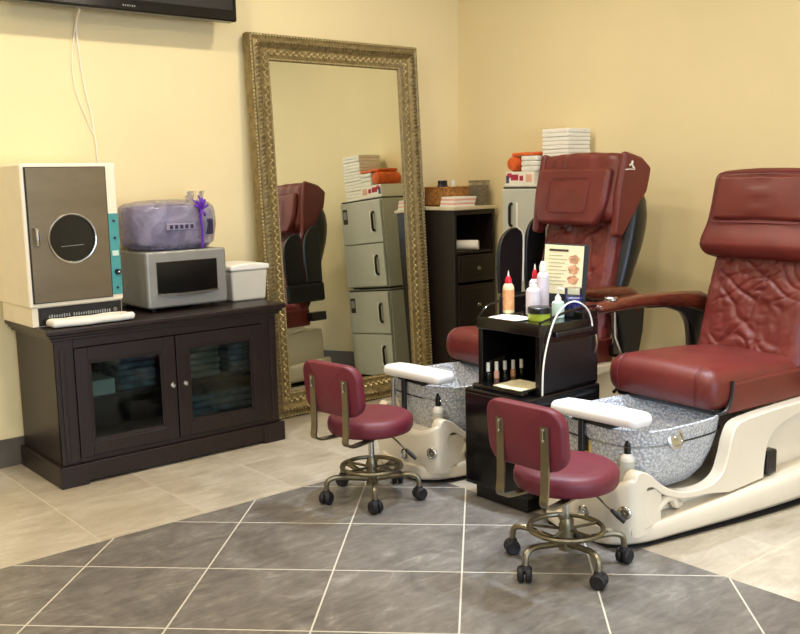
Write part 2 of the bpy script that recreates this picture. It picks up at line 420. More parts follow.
fr = MB(); fr.box(-W, -W+.085, D0-.002, D0+.018, .1, CT-.058); fr.box(W-.085, W, D0-.002, D0+.018, .1, CT-.058)
fr.box(-W+.085, W-.085, D0-.002, D0+.018, CT-.10, CT-.058); fr.box(-W+.085, W-.085, D0-.002, D0+.018, .1, .125)
for s_ in (-1, 1): fr.box(s_*(W-.03)-.012, s_*(W-.03)+.012, D0-.008, D0, .12, CT-.10, .004)
fr.build('face_frame', 'espresso', sb)
sbx('shelf', (-W+.02, W-.02, D0+.03, D1-.01, .37, .385))
for s_ in (-1, 1):
    xa, xb = (-W+.085, -.003) if s_ < 0 else (.003, W-.085)
    d = MB(); za, zb = .127, CT-.102; fw = .062
    d.box(xa, xa+fw, D0-.012, D0+.006, za, zb); d.box(xb-fw, xb, D0-.012, D0+.006, za, zb)
    d.box(xa+fw, xb-fw, D0-.012, D0+.006, zb-fw, zb); d.box(xa+fw, xb-fw, D0-.012, D0+.006, za, za+fw)
    for k in range(2):
        e = .008+k*.008; q = .004
        d.box(xa+fw-.002, xa+fw+e, D0-.008+k*.004, D0+.004, za+fw, zb-fw, .002); d.box(xb-fw-e, xb-fw+.002, D0-.008+k*.004, D0+.004, za+fw, zb-fw, .002)
        d.box(xa+fw, xb-fw, D0-.008+k*.004, D0+.004, za+fw-.002, za+fw+e, .002); d.box(xa+fw, xb-fw, D0-.008+k*.004, D0+.004, zb-fw-e, zb-fw+.002, .002)
    dd = d.build('door', 'espresso', sb)
    MB().box(xa+fw+.01, xb-fw-.01, D0+.0, D0+.003, za+fw+.01, zb-fw-.01, .0005, 1).build('glass_pane', 'glass', dd)
    kx = -.034 if s_ < 0 else .034
    MB().lathe([(.001, -.03), (.011, -.028), (.0145, -.021), (.011, -.014), (.005, -.010), (.006, 0), (.001, 0)], (kx, D0-.012, .40), 20, 'y').build('knob', 'chrome', dd)
# contents behind the glass
def folded(name, label, x, y, z, w_, d_, n, t, mat, group, cat='towel'):
    for k in range(n):
        j = random.uniform(-.006, .006)
        def fn(v, h): v.y += .006*noise.noise(Vector((v.x*20, v.y*3, k*3))); return v
        o = MB().box(x-w_/2+j, x+w_/2+j, y-d_/2, y+d_/2, z+k*t+.001, z+(k+1)*t-.001, t*.45, 3, fn, (6, 4, 1)).build(name, mat)
        tag(o, label, cat, group)
folded('folded_towel', 'pale folded towel piled behind the right glass door of the sideboard', -2.255, -.32, .386, .2, .26, 5, .033, 'cardb', 'towels behind right cabinet door')
folded('folded_towel', 'blue-grey folded towel piled at the right end inside the sideboard', -2.02, -.32, .386, .17, .26, 6, .03, 'towelblue', 'blue-grey towels inside the cabinet')
folded('folded_towel', 'blue-grey folded towel on the bottom of the sideboard behind right door', -2.15, -.32, .119, .38, .28, 5, .036, 'towelblue', 'towels on the cabinet bottom')
folded('folded_towel', 'grey folded towel behind the left glass door of the sideboard', -2.62, -.32, .386, .2, .28, 5, .034, 'towelblue', 'towels behind left cabinet door')
tag(MB().box(-2.87, -2.74, -.47, -.2, .386, .46, .004).build('storage_box', 'bucket'), 'small grey box behind the left glass door of the sideboard', 'box')

# ------------------------------------------------------------------ hot towel steriliser with round porthole
st = thing('sterilizer_cabinet', 'tall cream sterilizer with steel door and round porthole on the sideboard', 'sterilizer', (-2.885, -.25, CT), math.radians(1))
bw = .224
MB().box(-bw, bw, -.20, .21, .088, .735, .012, 3).build('housing', 'beige', st)
MB().box(-bw+.012, bw-.006, -.185, .2, .0, .09, .004).build('base', 'beige', st)
MB().box(-bw+.040, bw-.010, -.188, -.18, .004, .086, .002).build('base_recess', 'darkwood', st)
strip = MB().box(-bw+.05, bw-.02, -.192, -.184, .020, .078, .003).build('brand_strip', 'blackp', st)
tx = MB()
for k in range(26):
    if k in (9,): continue
    hh = random.uniform(.010, .020); x = -bw+.085+k*.0115
    tx.box(x, x+.0065, -.1945, -.1915, .044-hh/2, .044+hh/2, .0008, 1)
tx.build('lettering', 'greyink', strip)
MB().lathe([(.001, 0), (.010, 0), (.010, -.004), (.001, -.004)], (bw-.045, -.192, .046), 16, 'y').build('indicator', 'bronze', strip)
# door with a real round hole: ring of faces from circle to rectangle
def plate_with_hole(x0, x1, z0, z1, cx, cz, r, y0, y1, n=48):
    mb = MB(); rings = []
    def rectpt(a):
        dx_, dz_ = math.cos(a), math.sin(a); ts = []
        if dx_ > 1e-9: ts.append((x1-cx)/dx_)
        if dx_ < -1e-9: ts.append((x0-cx)/dx_)
        if dz_ > 1e-9: ts.append((z1-cz)/dz_)
        if dz_ < -1e-9: ts.append((z0-cz)/dz_)
        t = min(ts); return (cx+dx_*t, cz+dz_*t)
    an = sorted([2*PI*k/n for k in range(n)] + [math.atan2(z-cz, x-cx) % (2*PI) for x in (x0, x1) for z in (z0, z1)])
    A = [rectpt(a) for a in an]; B = [(cx+r*math.cos(a), cz+r*math.sin(a)) for a in an]; m = len(an)
    vs = [(p[0], y0, p[1]) for p in A] + [(p[0], y0, p[1]) for p in B] + [(p[0], y1, p[1]) for p in B] + [(p[0], y1, p[1]) for p in A]
    fs = []
    for q in range(4):
        for k in range(m): fs.append([q*m+k, q*m+(k+1) % m, ((q+1) % 4)*m+(k+1) % m, ((q+1) % 4)*m+k])
    return mb.add(vs, fs)
dz0, dz1 = .112, .715; dxa, dxb = -bw+.020, bw-.062
pcx, pcz, pr = -.012, .395, .106
door = plate_with_hole(dxa, dxb, dz0, dz1, pcx, pcz, pr, -.216, -.201).build('door', 'steel', st, bevel=.002)
MB().tube([(pcx+(pr+.004)*math.cos(a), -.218, pcz+(pr+.004)*math.sin(a)) for a in [2*PI*k/40 for k in range(40)]], .006, 8, True).build('porthole_ring', 'chrome', door)
MB().lathe([(.001, 0), (pr, 0), (pr, .003), (.001, .003)], (pcx, -.212, pcz), 40, 'y').build('porthole_glass', 'blackg', door)
MB().tube([(pcx-.055, -.2155, pcz-.035), (pcx+.05, -.2155, pcz-.031)], .0015, 6).build('rack_line', 'silver', door)
hn = MB().tube(smooth_path([(dxa+.025, -.214, .45), (dxa+.022, -.245, .445), (dxa+.022, -.25, .41), (dxa+.025, -.245, .375), (dxa+.028, -.214, .37)]), .0065, 8); hn.build('handle', 'chrome', door)
fr = MB(); g = .004
for a in ((dxa-g, dxa, dz0-g, dz1+g), (dxb, dxb+g+.003, dz0-g, dz1+g), (dxa, dxb, dz1, dz1+g), (dxa, dxb, dz0-g, dz0)): fr.box(a[0], a[1], -.206, -.2005, a[2], a[3], .001, 1)
fr.build('door_gasket', 'blackp', st)
cp = MB().box(bw-.058, bw-.006, -.205, -.1995, .118, .50, .002).build('control_panel', 'teal', st)
bt = MB()
for z in (.465, .385, .20-.05): bt.lathe([(.001, -.006), (.006, -.006), (.006, 0), (.001, 0)], (bw-.030, -.2035, z), 14, 'y')
bt.build('button', 'navy', cp)
MB().box(bw-.046, bw-.014, -.208, -.203, .30, .325, .002).build('switch', 'mint', cp)
MB().lathe([(.001, -.02), (.012, -.02), (.015, 0), (.001, 0)], (bw-.026, -.204, .225), 20, 'y').build('dial', 'blackp', cp)
MB().lathe([(.001, -.006), (.006, -.005), (.006, 0), (.001, 0)], (bw-.026, -.224, .225), 14, 'y').build('dial_cap', 'chrome', cp)
# rolled towel lying in front
def tf(v, h):
    t = v.x/h[0]; v.z += .008*noise.noise(Vector((v.x*14, v.y*30, 1)))*(1 if v.z > 0 else .3) ; v.y += .02*noise.noise(Vector((v.x*9, 2, 2))); return v
tw = MB().box(-3.045, -2.655, -.565, -.462, CT+.004, CT+.036, .015, 4, tf, (24, 4, 1)).xf(Matrix.Identity(4))
tag(tw.build('hand_towel', 'cloth'), 'white towel lying folded on the sideboard in front of the cream sterilizer', 'towel')

# ------------------------------------------------------------------ silver towel warmer + wrapped foot bath + bin
ov = thing('towel_warmer', 'silver box towel warmer with dark window on the sideboard beside the sterilizer', 'towel warmer', (-2.30, -.23, CT))
MB().box(-.215, .215, -.16, .20, .018, .30, .012, 3).build('housing', 'silver', ov)
dr = plate_with_hole(-.222, .222, .02, .298, .0, .165, .001, -.19, -.165) if False else MB().box(-.222, .222, -.19, -.162, .02, .302, .016, 4)
dr = dr.build('door', 'silver', ov)
MB().box(-.17, .165, -.193, -.188, .09, .25, .006, 3).build('window', 'blackg', dr)
wn = MB().prism([(-.165+.325*k/14, .088-.014*math.sin(PI*k/14)) for k in range(15)] + [(.165-.335*k/14, .094-.004*math.sin(PI*k/14)) for k in range(15)], -.206, -.188, 'y')
wn.build('handle_lip', 'chrome', dr)
for sx_ in (-1, 1):
    for sy_ in (-.13, .15): MB().lathe([(.014, 0), (.016, .018)], (sx_*.17, sy_, 0), 12).build('foot', 'rubber', ov)

fb = thing('wrapped_foot_bath', 'lilac foot bath wrapped in clear cellophane on top of the silver towel warmer', 'foot bath', (-2.305, -.23, CT+.302))
def superell(prof, n=44, ex=2.8, ax=1, ay=.75, wr=0):
    rings = []
    for (r, z) in prof:
        ring = []
        for k in range(n):
            a = 2*PI*k/n; c, s_ = math.cos(a), math.sin(a)
            rr = r*(1 + wr*noise.noise(Vector((c*3, s_*3, z*12))))
            ring.append(Vector((math.copysign(abs(c)**(2/ex), c)*rr*ax, math.copysign(abs(s_)**(2/ex), s_)*rr*ay, z)))
        rings.append(ring)
    return MB().loft(rings)
superell([(.19, .0), (.2, .012), (.2, .02)], ay=.72).build('tray', 'blackp', fb)
superell([(.17, .02), (.20, .04), (.218, .09), (.222, .15), (.222, .19), (.212, .215), (.196, .218), (.19, .19), (.17, .10), (.14, .06)], ay=.75).build('basin', 'spa', fb)
superell([(.205, .003), (.237, .03), (.250, .12), (.248, .19), (.238, .215), (.215, .233), (.16, .243), (.08, .249), (.02, .25)], ay=.78, wr=.035, n=80, ex=2.25).build('cellophane', 'wrap', fb)
tf_ = MB()
for k in range(9):
    a = -.5 + k*.16
    x = .10+.09*k/8; h_ = .03 + .025*abs(math.sin(k*2.1))
    tf_.add([(x, -.02, .225), (x+.02, .01, .225), (x+.026+.01*math.sin(k), 0, .24+h_), (x+.004, -.01, .235+h_)], [[0, 1, 2, 3]])
tf_.build('cellophane_tuft', 'wrap', fb)
pnl = MB().box(-.10, .06, -.199, -.17, .10, .135, .006).build('control_panel', 'spa', fb)
bt = MB()
for k in range(5): bt.box(-.085+k*.028, -.067+k*.028, -.2005, -.198, .108, .127, .002, 1)
bt.build('buttons', 'navy', pnl)
MB().box(.115, .175, -.17, -.15, .07, .15, .008).build('side_pocket', 'navy', fb)
rb = MB()
pth = smooth_path([(.085, -.206, .005), (.085, -.214, .08), (.08, -.215, .15), (.075, -.208, .21), (.07, -.15, .25), (.06, -.05, .258)])
for i in range(len(pth)-1):
    p, q = pth[i], pth[i+1]; rb.add([p-Vector((.006, 0, 0)), p+Vector((.006, 0, 0)), q+Vector((.006, 0, 0)), q-Vector((.006, 0, 0)),
        p-Vector((.006, -.003, 0)), p+Vector((.006, .003, 0)), q+Vector((.006, .003, 0)), q-Vector((.006, -.003, 0))], [[0, 1, 2, 3], [7, 6, 5, 4], [0, 3, 7, 4], [1, 5, 6, 2]])
for (a, L) in ((-.5, .05), (.45, .055), (-.15, .07), (.15, .06), (-1.1, .045), (1.0, .045), (2.6, .04), (-2.8, .04)):
    c0 = Vector((.078, -.216, .20)); e = c0 + Vector((math.sin(a)*L, -.01, math.cos(a)*L)); mid = c0.lerp(e, .5) + Vector((0, -.014, 0))
    rb.tube(smooth_path([c0, mid, e], 4), [.004]+[.006]*7+[.003], 6)
rb.sphere((.078, -.216, .20), .012); rb.build('ribbon', 'ribbon', fb)

bn = thing('lidded_bin', 'small pale grey lidded bin on the right end of the sideboard', 'bin', (-1.905, -.26, CT))
def taper(v, h):
    k = 1 + .06*(v.z/h[2]); v.x *= k; v.y *= k; return v
MB().box(-.108, .108, -.095, .095, 0, .165, .014, 3, taper, (2, 2, 2)).build('body', 'bucket', bn)
def lidf(v, h):
    v.z += .012*(1-(v.x/h[0])**2) if v.z > 0 else 0; return v
MB().box(-.122, .122, -.108, .108, .165, .192, .01, 3, lidf, (6, 4, 1)).build('lid', 'white', bn)

# ------------------------------------------------------------------ leaning mirror
MW, MH, FD = 1.242, 2.195, .07
tilt = math.radians(2.9)
mi = thing('leaning_mirror', 'tall floor mirror in ornate antique gold frame leaning on the wall', 'mirror', (-1.063, -.142, 0))
mi.rotation_euler = (-tilt, 0, 0)
# frame profile: (distance inwards from outer edge, depth towards viewer)
prof = [(0, .0), (0, .045), (.006, .056), (.016, .058), (.022, .052), (.030, .05), (.042, .062), (.058, .064), (.072, .052), (.078, .044), (.092, .042), (.112, .034), (.128, .026), (.132, .030), (.140, .030), (.146, .024), (.148, .0)]
f = MB(); rings = []
for (sx_, sz_) in ((-1, 0), (1, 0), (1, 1), (-1, 1)):
    rings.append([Vector((sx_*(MW/2-u), -d-.0, (u if sz_ == 0 else MH-u))) for (u, d) in prof])
rings.append(rings[0]); f.loft(rings, cap=False)
f.box(-MW/2+.002, MW/2-.002, 0, .008, .002, MH-.002, .002, 1)
fo = f.build('frame', 'gold', mi)
orn = MB(); orn2 = MB()
def along(u, step, fn):
    # walk the four sides at inset u
    for (a, b) in (((-1, 0), (1, 0)), ((1, 0), (1, 1)), ((1, 1), (-1, 1)), ((-1, 1), (-1, 0))):
        pa = Vector((a[0]*(MW/2-u), 0, u if a[1] == 0 else MH-u)); pb = Vector((b[0]*(MW/2-u), 0, u if b[1] == 0 else MH-u))
        L = (pb-pa).length; n = int(L/step); t = (pb-pa)/L
        for k in range(n): fn(pa + t*(L*(k+.5)/n), t, k)
def bead(p, t, k):   # twisted rope on the crest
    nrm = Vector((t.z, 0, -t.x)); q = (t*.9 + nrm*.9).normalized()
    orn.tube([p - q*.020 + Vector((0, -.056, 0)), p + Vector((0, -.070, 0)), p + q*.020 + Vector((0, -.056, 0))], [.004, .009, .004], 6)
along(.050, .024, bead)
def leaf(p, t, k):
    nrm = Vector((t.z, 0, -t.x))*(1 if k % 2 else -1)
    orn2.tube([p - t*.012 + Vector((0, -.034, 0)), p + nrm*.010 + Vector((0, -.046, 0)), p + t*.012 + nrm*.002 + Vector((0, -.034, 0))], [.003, .0065, .003], 5)
along(.102, .021, leaf)
def pearl(p, t, k): orn2.sphere(p + Vector((0, -.031, 0)), .0052, 6, 4)
along(.136, .0135, pearl)
def outer(p, t, k): orn2.sphere(p + Vector((0, -.058, 0)), .006, 6, 4, (1, 1, 1))
along(.011, .020, outer)
orn.build('rope_moulding', 'gold', mi); orn2.build('leaf_moulding', 'goldlight', mi)
mgl = MB().box(-MW/2+.14, MW/2-.14, -.020, -.012, .14, MH-.14, .0005, 1).build('mirror_glass', 'mirror', mi); mgl.data.polygons.foreach_set('use_smooth', [False]*len(mgl.data.polygons)); mgl.modifiers.clear()

# ------------------------------------------------------------------ corner drawer cabinet
cc = thing('corner_drawer_cabinet', 'tall black-brown drawer cabinet with pale top standing in the room corner', 'cabinet', (-.235, -.203, 0))
cw, cdp, chh = .183, .183, 1.165
def cbx(name, a, mat='darkwood', r=.003): return MB().box(*a, r).build(name, mat, cc)
cbx('side_panel', (-cw, -cw+.02, -cdp, cdp, 0, chh)); cbx('side_panel', (cw-.02, cw, -cdp, cdp, 0, chh)); cbx('back_panel', (-cw+.02, cw-.02, cdp-.012, cdp, 0, chh))
cbx('top', (-cw-.012, cw+.012, -cdp-.012, cdp+.005, chh, chh+.022), 'counter', .005)
cbx('shelf', (-cw+.02, cw-.02, -cdp+.004, cdp-.012, .885, .903)); cbx('rail', (-cw+.02, cw-.02, -cdp, -cdp+.02, chh-.03, chh)); cbx('plinth', (-cw+.02, cw-.02, -cdp+.01, -cdp+.03, 0, .06))
for k, (za, zb) in enumerate(((.70, .88), (.40, .69), (.065, .39))):
    d = MB().box(-cw+.022, cw-.022, -cdp-.012, -cdp+.01, za+.004, zb-.004, .004); d.box(-cw+.05, cw-.05, -cdp-.016, -cdp-.010, za+.03, zb-.03, .004)
    dd = d.build('drawer', 'darkwood', cc)
    MB().lathe([(.001, -.028), (.010, -.026), (.013, -.018), (.008, -.010), (.005, 0), (.001, 0)], (0, -cdp-.015, (za+zb)/2+(.01 if k else 0)), 18, 'y').build('knob', 'chrome', dd)
# paper roll in the open nook
pr_ = MB().lathe([(.012, -.105), (.030, -.105), (.032, -.10), (.032, .10), (.030, .105), (.012, .105), (.012, -.105)], (0, 0, 0), 24, 'y'); 
pr_.xf(Matrix.Translation((-.265, -.30, .9035+.0325)) @ Matrix.Rotation(math.radians(36), 4, 'Z'))
tag(pr_.build('paper_roll', 'paper'), 'white paper roll lying in the open nook of the corner cabinet', 'paper roll')
TZ = chh + .0225
tr = thing('wicker_tray', 'golden brown wicker box holding small items on top of the corner cabinet', 'box', (-.235, -.14, TZ))
t_ = MB(); t_.box(-.13, .13, -.09, .09, 0, .012); t_.box(-.13, .13, -.09, -.08, 0, .118); t_.box(-.13, .13, .08, .09, 0, .118); t_.box(-.13, -.12, -.09, .09, 0, .118); t_.box(.12, .13, -.09, .09, 0, .118)
t_.build('body', 'wicker', tr); MB().tube([(x, y, .120) for x, y in rrect(.26, .18, .012)], .006, 6, True).build('rim', 'wicker', tr)
for (x, y, rr, mm, lb) in ((-.09, -.02, .022, 'navy', 'dark navy jar standing leftmost in the wicker box'), (-.03, .0, .02, 'blackp', 'black bottle standing in the middle of the wicker box'), (.03, -.01, .022, 'cream', 'cream round pot standing right in the wicker box')):
    o = thing('small_jar', lb, 'jar', (-.235+x, -.14+y, TZ+.0125)); MB().lathe([(rr, 0), (rr, .115), (rr*.7, .125)], n=16).build('body', mm, o); MB().lathe([(rr*.75, .125), (rr*.75, .152), (.001, .154)], n=16).build('lid', 'blackp' if mm != 'cream' else 'white', o)
wb = thing('wire_basket', 'grey wire mesh basket on the right of the corner cabinet top', 'basket', (-.005-.05, -.23, TZ))
wb.location = (-.098, -.29, TZ)
q = MB()
for k in range(9):
    for (a, b) in (((-.04+.01*k, -.055), None), ((-.04+.01*k, .055), None)): q.tube([(a[0], a[1], 0), (a[0], a[1], .155)], .0016, 5)
for k in range(11):
    for xx in (-.04, .04): q.tube([(xx, -.055+.011*k, 0), (xx, -.055+.011*k, .155)], .0016, 5)
for k in range(9):
    z = .004+.018*k; q.tube([(-.04, -.055, z), (.04, -.055, z), (.04, .055, z), (-.04, .055, z)], .0018, 5, True)
q.box(-.036, .036, -.05, .05, .0, .13, .004)
q.build('body', 'mesh', wb); MB().tube([(-.04, -.055, .158), (.04, -.055, .158), (.04, .055, .158), (-.04, .055, .158)], .004, 6, True).build('rim', 'mesh', wb)
for k in range(5):
    mm = ['paper', 'pink', 'paper', 'pink', 'paper'][k]
    lb = ['lowest white pad', 'lower pink pad', 'middle white pad', 'upper pink pad', 'topmost white pad'][k] + ' of the paper pile at left front on the corner cabinet'
    tag(MB().box(-.415+.004*k, -.225+.004*k, -.375, -.25, TZ+k*.0125, TZ+k*.0125+.012, .001, 1).build('paper_pad', mm), lb, 'paper pad', 'paper pads on the corner cabinet')

# ------------------------------------------------------------------ stacked white towel cabinets against the right wall
UY0, UY1, UX0, UX1 = -1.17, -.69, -.285, -.06
def locker(z0, label, z1):
    o = thing('towel_cabinet', label, 'towel cabinet', ((UX0+UX1)/2, (UY0+UY1)/2, z0), 0, 'stacked two-door towel cabinets')
    hx, hy, H = (UX1-UX0)/2, (UY1-UY0)/2, z1-z0
    MB().box(-hx, hx, -hy, hy, .012, H-.004, .008, 3).build('housing', 'grey', o)
    MB().box(-hx+.02, hx-.02, -hy+.02, hy-.02, 0, .013, .002, 1).build('foot_frame', 'blackp', o)
    MB().box(-hx-.002, hx, -hy-.002, hy+.002, H-.018, H-.008, .002, 1).build('top_seam', 'blackp', o)
    hgt = (H-.05)/2
    for k in range(2):
        za = .02 + k*(hgt+.008)
        d = MB().box(-hx-.022, -hx-.001, -hy+.006, hy-.006, za, za+hgt, .006, 3).build('door', 'grey', o)
        MB().tube(smooth_path([(-hx-.022, hy-.085, za+hgt*.72), (-hx-.04, hy-.085, za+hgt*.68), (-hx-.042, hy-.085, za+hgt*.5), (-hx-.04, hy-.085, za+hgt*.32), (-hx-.022, hy-.085, za+hgt*.28)]), .009, 8).build('handle', 'blackp', d)
        MB().box(-hx-.0225, -hx-.021, hy-.135, hy-.120, za+hgt*.25, za+hgt*.75, .0005, 1).build('handle_recess', 'white', d)
        if k == 1:
            lb = MB().box(-hx-.0235, -hx-.0215, -hy+.03, -hy+.085, za+hgt*.50, za+hgt*.86, .0005, 1).build('warning_label', 'inkd', d)
            MB().box(-hx-.0242, -hx-.0230, -hy+.038, -hy+.077, za+hgt*.62, za+hgt*.80, .0005, 1).build('label_print', 'greyink', lb)
    return o
locker(0, 'grey-white two-door towel cabinet, lower of the stack seen in the mirror', .655)
locker(.655, 'grey-white two-door towel cabinet, upper of the stack behind the left pedicure chair', 1.315)
LZ = 1.3115
# tall stack of thin white boxes
ORD = ['lowest', 'second from bottom', 'third from bottom', 'fourth from bottom', 'fifth from bottom', 'sixth from bottom', 'seventh from bottom', 'seventh from top', 'sixth from top', 'fifth from top', 'fourth from top', 'third from top', 'second from top', 'topmost']
for k in range(14):
    z = LZ + .0235*k; j = .002*((k*7) % 3)
    o = MB().box(-.25+j, -.05+j, -1.162, -.965, z, z+.0222, .004, 2).build('flat_box', 'paper')
    tag(o, ORD[k] + ' of the thin white boxes stacked on the towel cabinets', 'box', 'thin white boxes on the towel cabinets')
mg = MB().box(UX0+.0, -.08, -.955, -.695, LZ, LZ+.014, .002, 1).build('magazine', 'paper'); tag(mg, 'white magazine lying lowest on the towel cabinets under the pink print', 'magazine')
tb = thing('tissue_box', 'printed white box with crimson and blue pattern on the towel cabinets', 'box', (-.175, -.815, LZ+.0145)); MB().box(-.105, .10, -.115, .115, 0, .072, .003).build('carton', 'paper', tb)
p_ = MB()
for (a, b, c_, d_) in ((-.02, .04, .02, .056), (.035, .07, .036, .064), (-.06, -.03, .018, .048)): p_.box(-.1065, -.104, a+.03, b+.03, c_, d_, .001, 1)
p_.build('print', 'crimson', tb); MB().box(-.1065, -.104, .085, .11, .004, .05, .001, 1).build('blue_print', 'bluep', tb)
MB().box(-.1065, -.104, -.10, -.05, .01, .055, .001, 1).build('pale_print', 'pink', tb)
for k in range(3):
    z = LZ+.087+k*.031
    o = MB().box(-.27, -.08, -.945, -.815, z, z+.0305, .010, 3, None, (3, 3, 1)).build('folded_cloth', 'cloth')
    tag(o, ['lowest', 'middle', 'topmost'][k] + ' of three folded white cloths beside the orange roll', 'cloth', 'folded white cloths')
orr = MB(); orr.lathe([(.001, -.11), (.038, -.105), (.047, -.08), (.046, 0), (.047, .08), (.036, .105), (.001, .108)], (0, 0, 0), 20, 'x')
orr.xf(Matrix.Translation((-.175, -.752, LZ+.087+.047)))
tag(orr.build('orange_roll', 'orange'), 'bright orange rolled towel on top of the towel cabinets', 'towel')
oc = MB().box(-.265, -.08, -.945, -.735, LZ+.182, LZ+.200, .007, 3, lambda v, h: Vector((v.x, v.y, v.z+.004*noise.noise(v*25))), (8, 8, 1))
tag(oc.build('orange_cloth', 'orange'), 'flat orange cloth draped over the white cloths and orange roll', 'cloth')

# ------------------------------------------------------------------ pedicure chairs
def leathery(amp, sc_=9, seed=0, folds=0):
    def g(v, sgn=1):
        p = Vector((v.x*sc_+seed, v.y*sc_, v.z*sc_)); return amp*noise.noise(p)
    return g
def pedi(yc, label, left):
    """front faces -X. local x = world X, local y = Y - yc"""
    root = thing('pedicure_chair', label, 'pedicure chair', (0, 0, 0), 0, 'pedicure spa chairs')
    ph = math.radians(-5.5); root.rotation_euler = (0, 0, ph); root.location = (-1.5+1.5*math.cos(ph), yc+1.5*math.sin(ph), 0)
    # hull: boat-shaped foot
    xs = [-1.80, -1.795, -1.775, -1.74, -1.68, -1.56, -1.4, -1.2, -1.0, -.8, -.6, -.48, -.46]
    def hw(x):
        if x < -1.62: return max(.10, .262*(1-((-1.62-x)/.185)**2.6*.42))
        t = (x+1.62)/1.1; return .262 + .088*math.sin(min(1, t*1.1)*PI/2) - (.03 if x > -.47 else 0)
    def zt(x): t = (x+1.80)/1.2; return .075 + .10*min(1, max(0, t))**.8
    rings = []
    for x in xs:
        w_, z = hw(x), zt(x)
        P = [(-w_*.95, 0.0), (-w_*.99, z*.35), (-w_, z*.70), (-w_*.99, z*.93), (-w_+.022, z), (-w_*.86, z*.97), (-w_*.5, z*.9)]
        rings.append([Vector((x, y, q)) for (y, q) in P] + [Vector((x, -y, q)) for (y, q) in P[::-1]])
    MB().loft(rings).build('base_hull', 'ivory', root, subsurf=1, angle=60)
    MB().prism([(x, -hw(x)*.93) for x in xs[1:-1]] + [(x, hw(x)*.93) for x in xs[1:-1]][::-1], .0, .006, 'z').build('rubber_foot', 'rubber', root)
    ctrl_top = smooth_path([(-1.757, 0, .22), (-1.75, 0, .275), (-1.725, 0, .30), (-1.68, 0, .285), (-1.62, 0, .235), (-1.54, 0, .195), (-1.45, 0, .18), (-1.36, 0, .185), (-1.30, 0, .215), (-1.27, 0, .28), (-1.25, 0, .35), (-1.215, 0, .40), (-1.14, 0, .415), (-.95, 0, .425), (-.68, 0, .43)], 4)
    ctrl_bot = smooth_path([(-.67, 0, .395), (-.84, 0, .375), (-.95, 0, .345), (-1.01, 0, .295), (-1.03, 0, .22), (-1.035, 0, .15)], 4) + smooth_path([(-1.25, 0, .135), (-1.36, 0, .150), (-1.50, 0, .158), (-1.60, 0, .19), (-1.665, 0, .232), (-1.70, 0, .225), (-1.705, 0, .18), (-1.68, 0, .12), (-1.655, 0, .085)], 4)
    prof_o = [(-1.755, .06), (-1.758, .14)] + [(p.x, p.z) for p in ctrl_top] + [(p.x, p.z) for p in ctrl_bot]
    def yo(x):
        if x < -1.70: return .256 - .03*((-1.70-x)/.085)**2
        return .256 + .034*min(1, (x+1.70)/.45)
    for s_ in (-1, 1):
        mb = MB(); n = len(prof_o)
        out_ = [Vector((x, s_*yo(x), z)) for x, z in prof_o]; inn_ = [Vector((x, s_*(yo(x)-.055), z)) for x, z in prof_o]
        mb.add(out_+inn_, [list(range(n)), list(range(n, 2*n))[::-1]] + [[i, (i+1) % n, (i+1) % n+n, i+n] for i in range(n)])
        mb.build('side_fairing', 'ivory', root, bevel=.009, angle=50)
    cn = MB(); rg = []
    for k in range(21):
        a = -1+2*k/20; y = .252*a; xb = -1.795 + .045*abs(a)**6; tp_ = .228 + .068*abs(a)**3.0
        rg.append([Vector((xb+.01, y, .055)), Vector((xb, y, .12)), Vector((xb+.003, y, tp_-.03)), Vector((xb+.012, y, tp_-.008)), Vector((xb+.03, y, tp_)), Vector((xb+.055, y, tp_-.004)), Vector((xb+.06, y, .222)), Vector((xb+.14, y, .222)), Vector((xb+.14, y, .055))])
    cn.loft(rg).build('front_console', 'ivory', root, angle=55)
    MB().box(-1.66, -.62, -.215, .215, .10, .150, .03, 3).build('inner_tray', 'ivory', root)
    MB().box(-1.02, -.45, -.225, .225, .14, .385, .02, 3).build('pedestal', 'ivory', root)
    MB().box(-1.0, -.93, -.28, -.235, .15, .25, .01).build('pump_box', 'blackp', root)
    MB().tube(smooth_path([(-1.63, -.235, .12), (-1.59, -.245, .165), (-1.54, -.24, .165), (-1.51, -.235, .13), (-1.47, -.22, .12)]), .017, 8).build('drain_hose', 'ivory', root)
    def disc(p, nrm, name, r=.022, mat='chrome', par=root):
        nrm = Vector(nrm).normalized(); m = Vector((0, 0, 1)).rotation_difference(nrm).to_matrix().to_4x4()
        mb = MB().lathe([(r*1.15, -.004), (r*1.15, .003), (r, .007), (r*.8, .008), (r*.72, .003), (r*.3, .003), (r*.2, .007), (.001, .008)], n=22)
        mb.xf(Matrix.Translation(p) @ m); return mb.build(name, mat, par)
    disc((-1.777, -.225, .150), (-1, -.45, .03), 'jet_knob'); disc((-1.795, -.035, .108), (-1, 0, .03), 'jet_knob')
    # bowl: hammered crystal basin
    rg = []
    for (a, b, z) in ((.15, .15, .17), (.19, .17, .18), (.235, .20, .225), (.262, .225, .29), (.278, .242, .36), (.288, .25, .425), (.290, .252, .432), (.283, .246, .436), (.272, .236, .425), (.255, .22, .36), (.20, .17, .24)):
        ring = []
        for k in range(48):
            t = 2*PI*k/48; c, s2 = math.cos(t), math.sin(t); e = 2/3.4
            ring.append(Vector((-1.45 + math.copysign(abs(c)**e, c)*a, math.copysign(abs(s2)**e, s2)*b, z)))
        rg.append(ring)
    bowl = MB().loft(rg).build('basin', 'crystal', root, angle=60)
    disc((-1.53, -.246, .392), (-.1, -1, .25), 'water_jet', .036, 'chrome', bowl)
    rim = [Vector((-1.45 + math.copysign(abs(math.cos(t))**.588, math.cos(t))*.287, math.copysign(abs(math.sin(t))**.588, math.sin(t))*.25, .375)) for t in [2*PI*k/60 for k in range(60)]]
    MB().tube(rim, .0035, 6, True).build('water_line', 'clearp', bowl)
